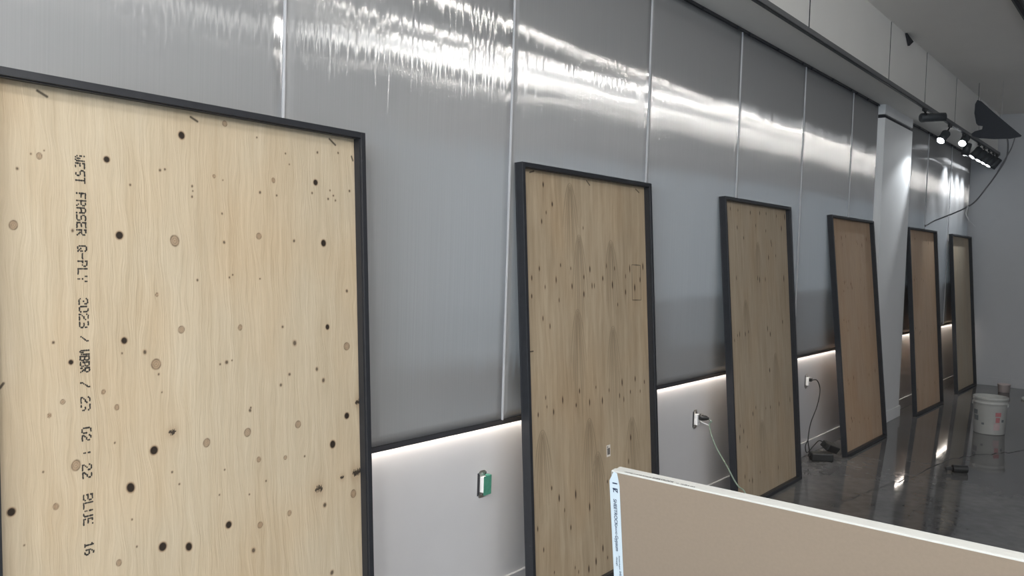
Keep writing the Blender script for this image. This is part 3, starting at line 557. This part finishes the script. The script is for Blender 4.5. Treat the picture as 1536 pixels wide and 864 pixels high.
# hairline cracks in the slab (thin raised-edge fissures following the floor)
def crack(pts,wd,name):
    mb=MB(); rs=random.Random(len(pts)); Q=[]
    for (a,b) in zip(pts[:-1],pts[1:]):
        for k in range(6): t=k/6; Q.append((a[0]+(b[0]-a[0])*t+rs.uniform(-.012,.012),a[1]+(b[1]-a[1])*t+rs.uniform(-.05,.05)))
    Q.append(pts[-1])
    for (a,b) in zip(Q[:-1],Q[1:]):
        w_=wd*rs.uniform(.6,1.3); d=Vector((b[0]-a[0],b[1]-a[1])).normalized(); nx,ny=-d.y*w_/2,d.x*w_/2
        mb.add([(a[0]-nx,a[1]-ny,.0006),(a[0]+nx,a[1]+ny,.0006),(b[0]+nx,b[1]+ny,.0006),(b[0]-nx,b[1]-ny,.0006)],[(0,1,2,3)])
    o=mb.build(name,mat('dark_slab_crack',(.06,.06,.06),.9)); return structure(o)
crack(CRACKA,.011,'floor_crack_1'); crack(CRACKB,.005,'floor_crack_2')

# ---------------------------------------------------------------- track spots
M_lens=emis('spot_lens',(.93,.97,1),26); M_lensoff=mat('spot_lens_unlit',(.35,.36,.37),.2)
TX=BX+.017
def spot(y,aim,label,lit=True,off=(0,0),L=.15,power=1.0,drop=.07,lens=1,cone=62):
    t=empty('track_spotlight',(TX,y,BZ-.02)); tag(t,label,'spotlight','black spotlights on the bulkhead track')
    MB().box(-.013,.013,-.045,.045,-.026,.0005).build('track_adapter',M_track,t,bevel=.003)
    a=Vector(aim).normalized(); c=Vector((off[0],off[1],-.026-drop))
    MB().tube([(0,0,-.024),(off[0]*.5,off[1]*.5,-.026-drop*.5),tuple(c)],.008,8,sub=2).build('swivel_arm',M_track,t)
    q=a.to_track_quat('Z','Y').to_matrix().to_4x4(); M=Matrix.Translation(c-a*L*.35)@q
    hd=MB().lathe([(0,0),(.036,0),(.042,.006),(.043,L),(.040,L),(.039,L-.02),(0,L-.021)],28,M=M).build('lamp_head',M_lamp,t)
    for k in range(3): MB().lathe([(.043,0),(.0455,.001),(.0455,.003),(.043,.004)],28,M=M@Matrix.Translation((0,0,.012+.012*k))).build('cooling_fin',M_lamp,hd)
    MB().cyl((0,0,0),.0385,.004,28,M=M@Matrix.Translation((0,0,L-.012))).build('lens',M_lens if lit else M_lensoff,t)
    if lit and power:
        l=bpy.data.lights.new('track_spot','SPOT'); l.energy=SPOT*power; l.color=(.9,.96,1); l.spot_size=math.radians(cone); l.spot_blend=.8; l.shadow_soft_size=.03
        o=bpy.data.objects.new('track_spot_light',l); C.objects.link(o); o.parent=t; o.location=c+a*(L*.65+.01); o.rotation_euler=a.to_track_quat('-Z','Y').to_euler()
    return t
spot(8.95,(.75,.55,.05),'first spotlight on the track, turned level toward the room, unlit',lit=False,drop=.045,L=.24,off=(.02,.1))
spot(10.1,(-.27,-.85,-.78),'second spotlight on the track, glaring, aimed at the white column',off=(-.03,-.1),drop=.10,power=1.35,cone=44)
spot(10.85,(-.1,-.72,-.5),'third spotlight on the track, brightest glare, pointed toward the viewer',off=(.01,0),drop=.04,power=.5)
spot(11.05,(-.2,-.05,-1),'dark spotlight hanging straight down right of the brightest one',off=(0,0),drop=.11,power=0.6,lens=0)
spot(11.79,(-.55,-.35,-.75),'first spotlight of the tight row of four at the far end of the track',off=(-.02,0))
spot(12.15,(-.45,-.3,-.8),'second spotlight of the tight row of four at the far end of the track',off=(-.02,0))
spot(12.48,(-.5,-.32,-.8),'third spotlight of the tight row of four at the far end of the track',off=(-.02,0))
spot(12.80,(-.45,-.3,-.8),'fourth spotlight of the tight row of four at the far end of the track',off=(-.02,0))
spot(13.06,(-.55,-.1,-.8),'unlit last spotlight at the very end of the track by the back wall',lit=False,off=(0.0,0))

# ---------------------------------------------------------------- hanging black sheet and its cables
M_sail=mat('matt_black_sheet',(.018,.021,.03),.55,noise=.2,nscale=12)
s=empty('hanging_sheet',(.6,10.8,3.3)); tag(s,'dark curved black sheet with a notch, hanging near the ceiling at upper right','hanging sheet')
poly=[Vector(p)-Vector((.6,10.8,3.3)) for p in SAIL]
MB().prism(poly,(0,.02,0)).build('black_panel',M_sail,s,bevel=.003)
MB().tube([(-.14,.01,.235),(-.14,.01,.439)],.003,6,sub=2).build('hanger_wire',M_track,s); MB().tube([(.10,.01,0.0),(.10,.01,.439)],.0015,6,sub=2).build('hanger_wire',M_steel,s)
M_cab=mat('grey_cable',(.10,.10,.105),.5); M_cabw=mat('white_cable',(.6,.6,.6),.5)
o=MB().tube(CABA,.008,8).build('hanging_cable',M_cab); tag(o,'long dark cable sagging from the black sheet down behind the fifth frame','cable','cables below the hanging black sheet')
o=MB().tube(CABB,.006,8).build('hanging_cable',M_cab); tag(o,'short dark cable joining the long one just below the black sheet','cable','cables below the hanging black sheet')
o=MB().tube(CABC[:3],.007,8).tube(CABC[2:],.003,8).build('hanging_cable',M_cabw); tag(o,'short pale loose cable end dangling beside the last wall panel','cable','cables below the hanging black sheet')
# small dark wedge at the ceiling corner
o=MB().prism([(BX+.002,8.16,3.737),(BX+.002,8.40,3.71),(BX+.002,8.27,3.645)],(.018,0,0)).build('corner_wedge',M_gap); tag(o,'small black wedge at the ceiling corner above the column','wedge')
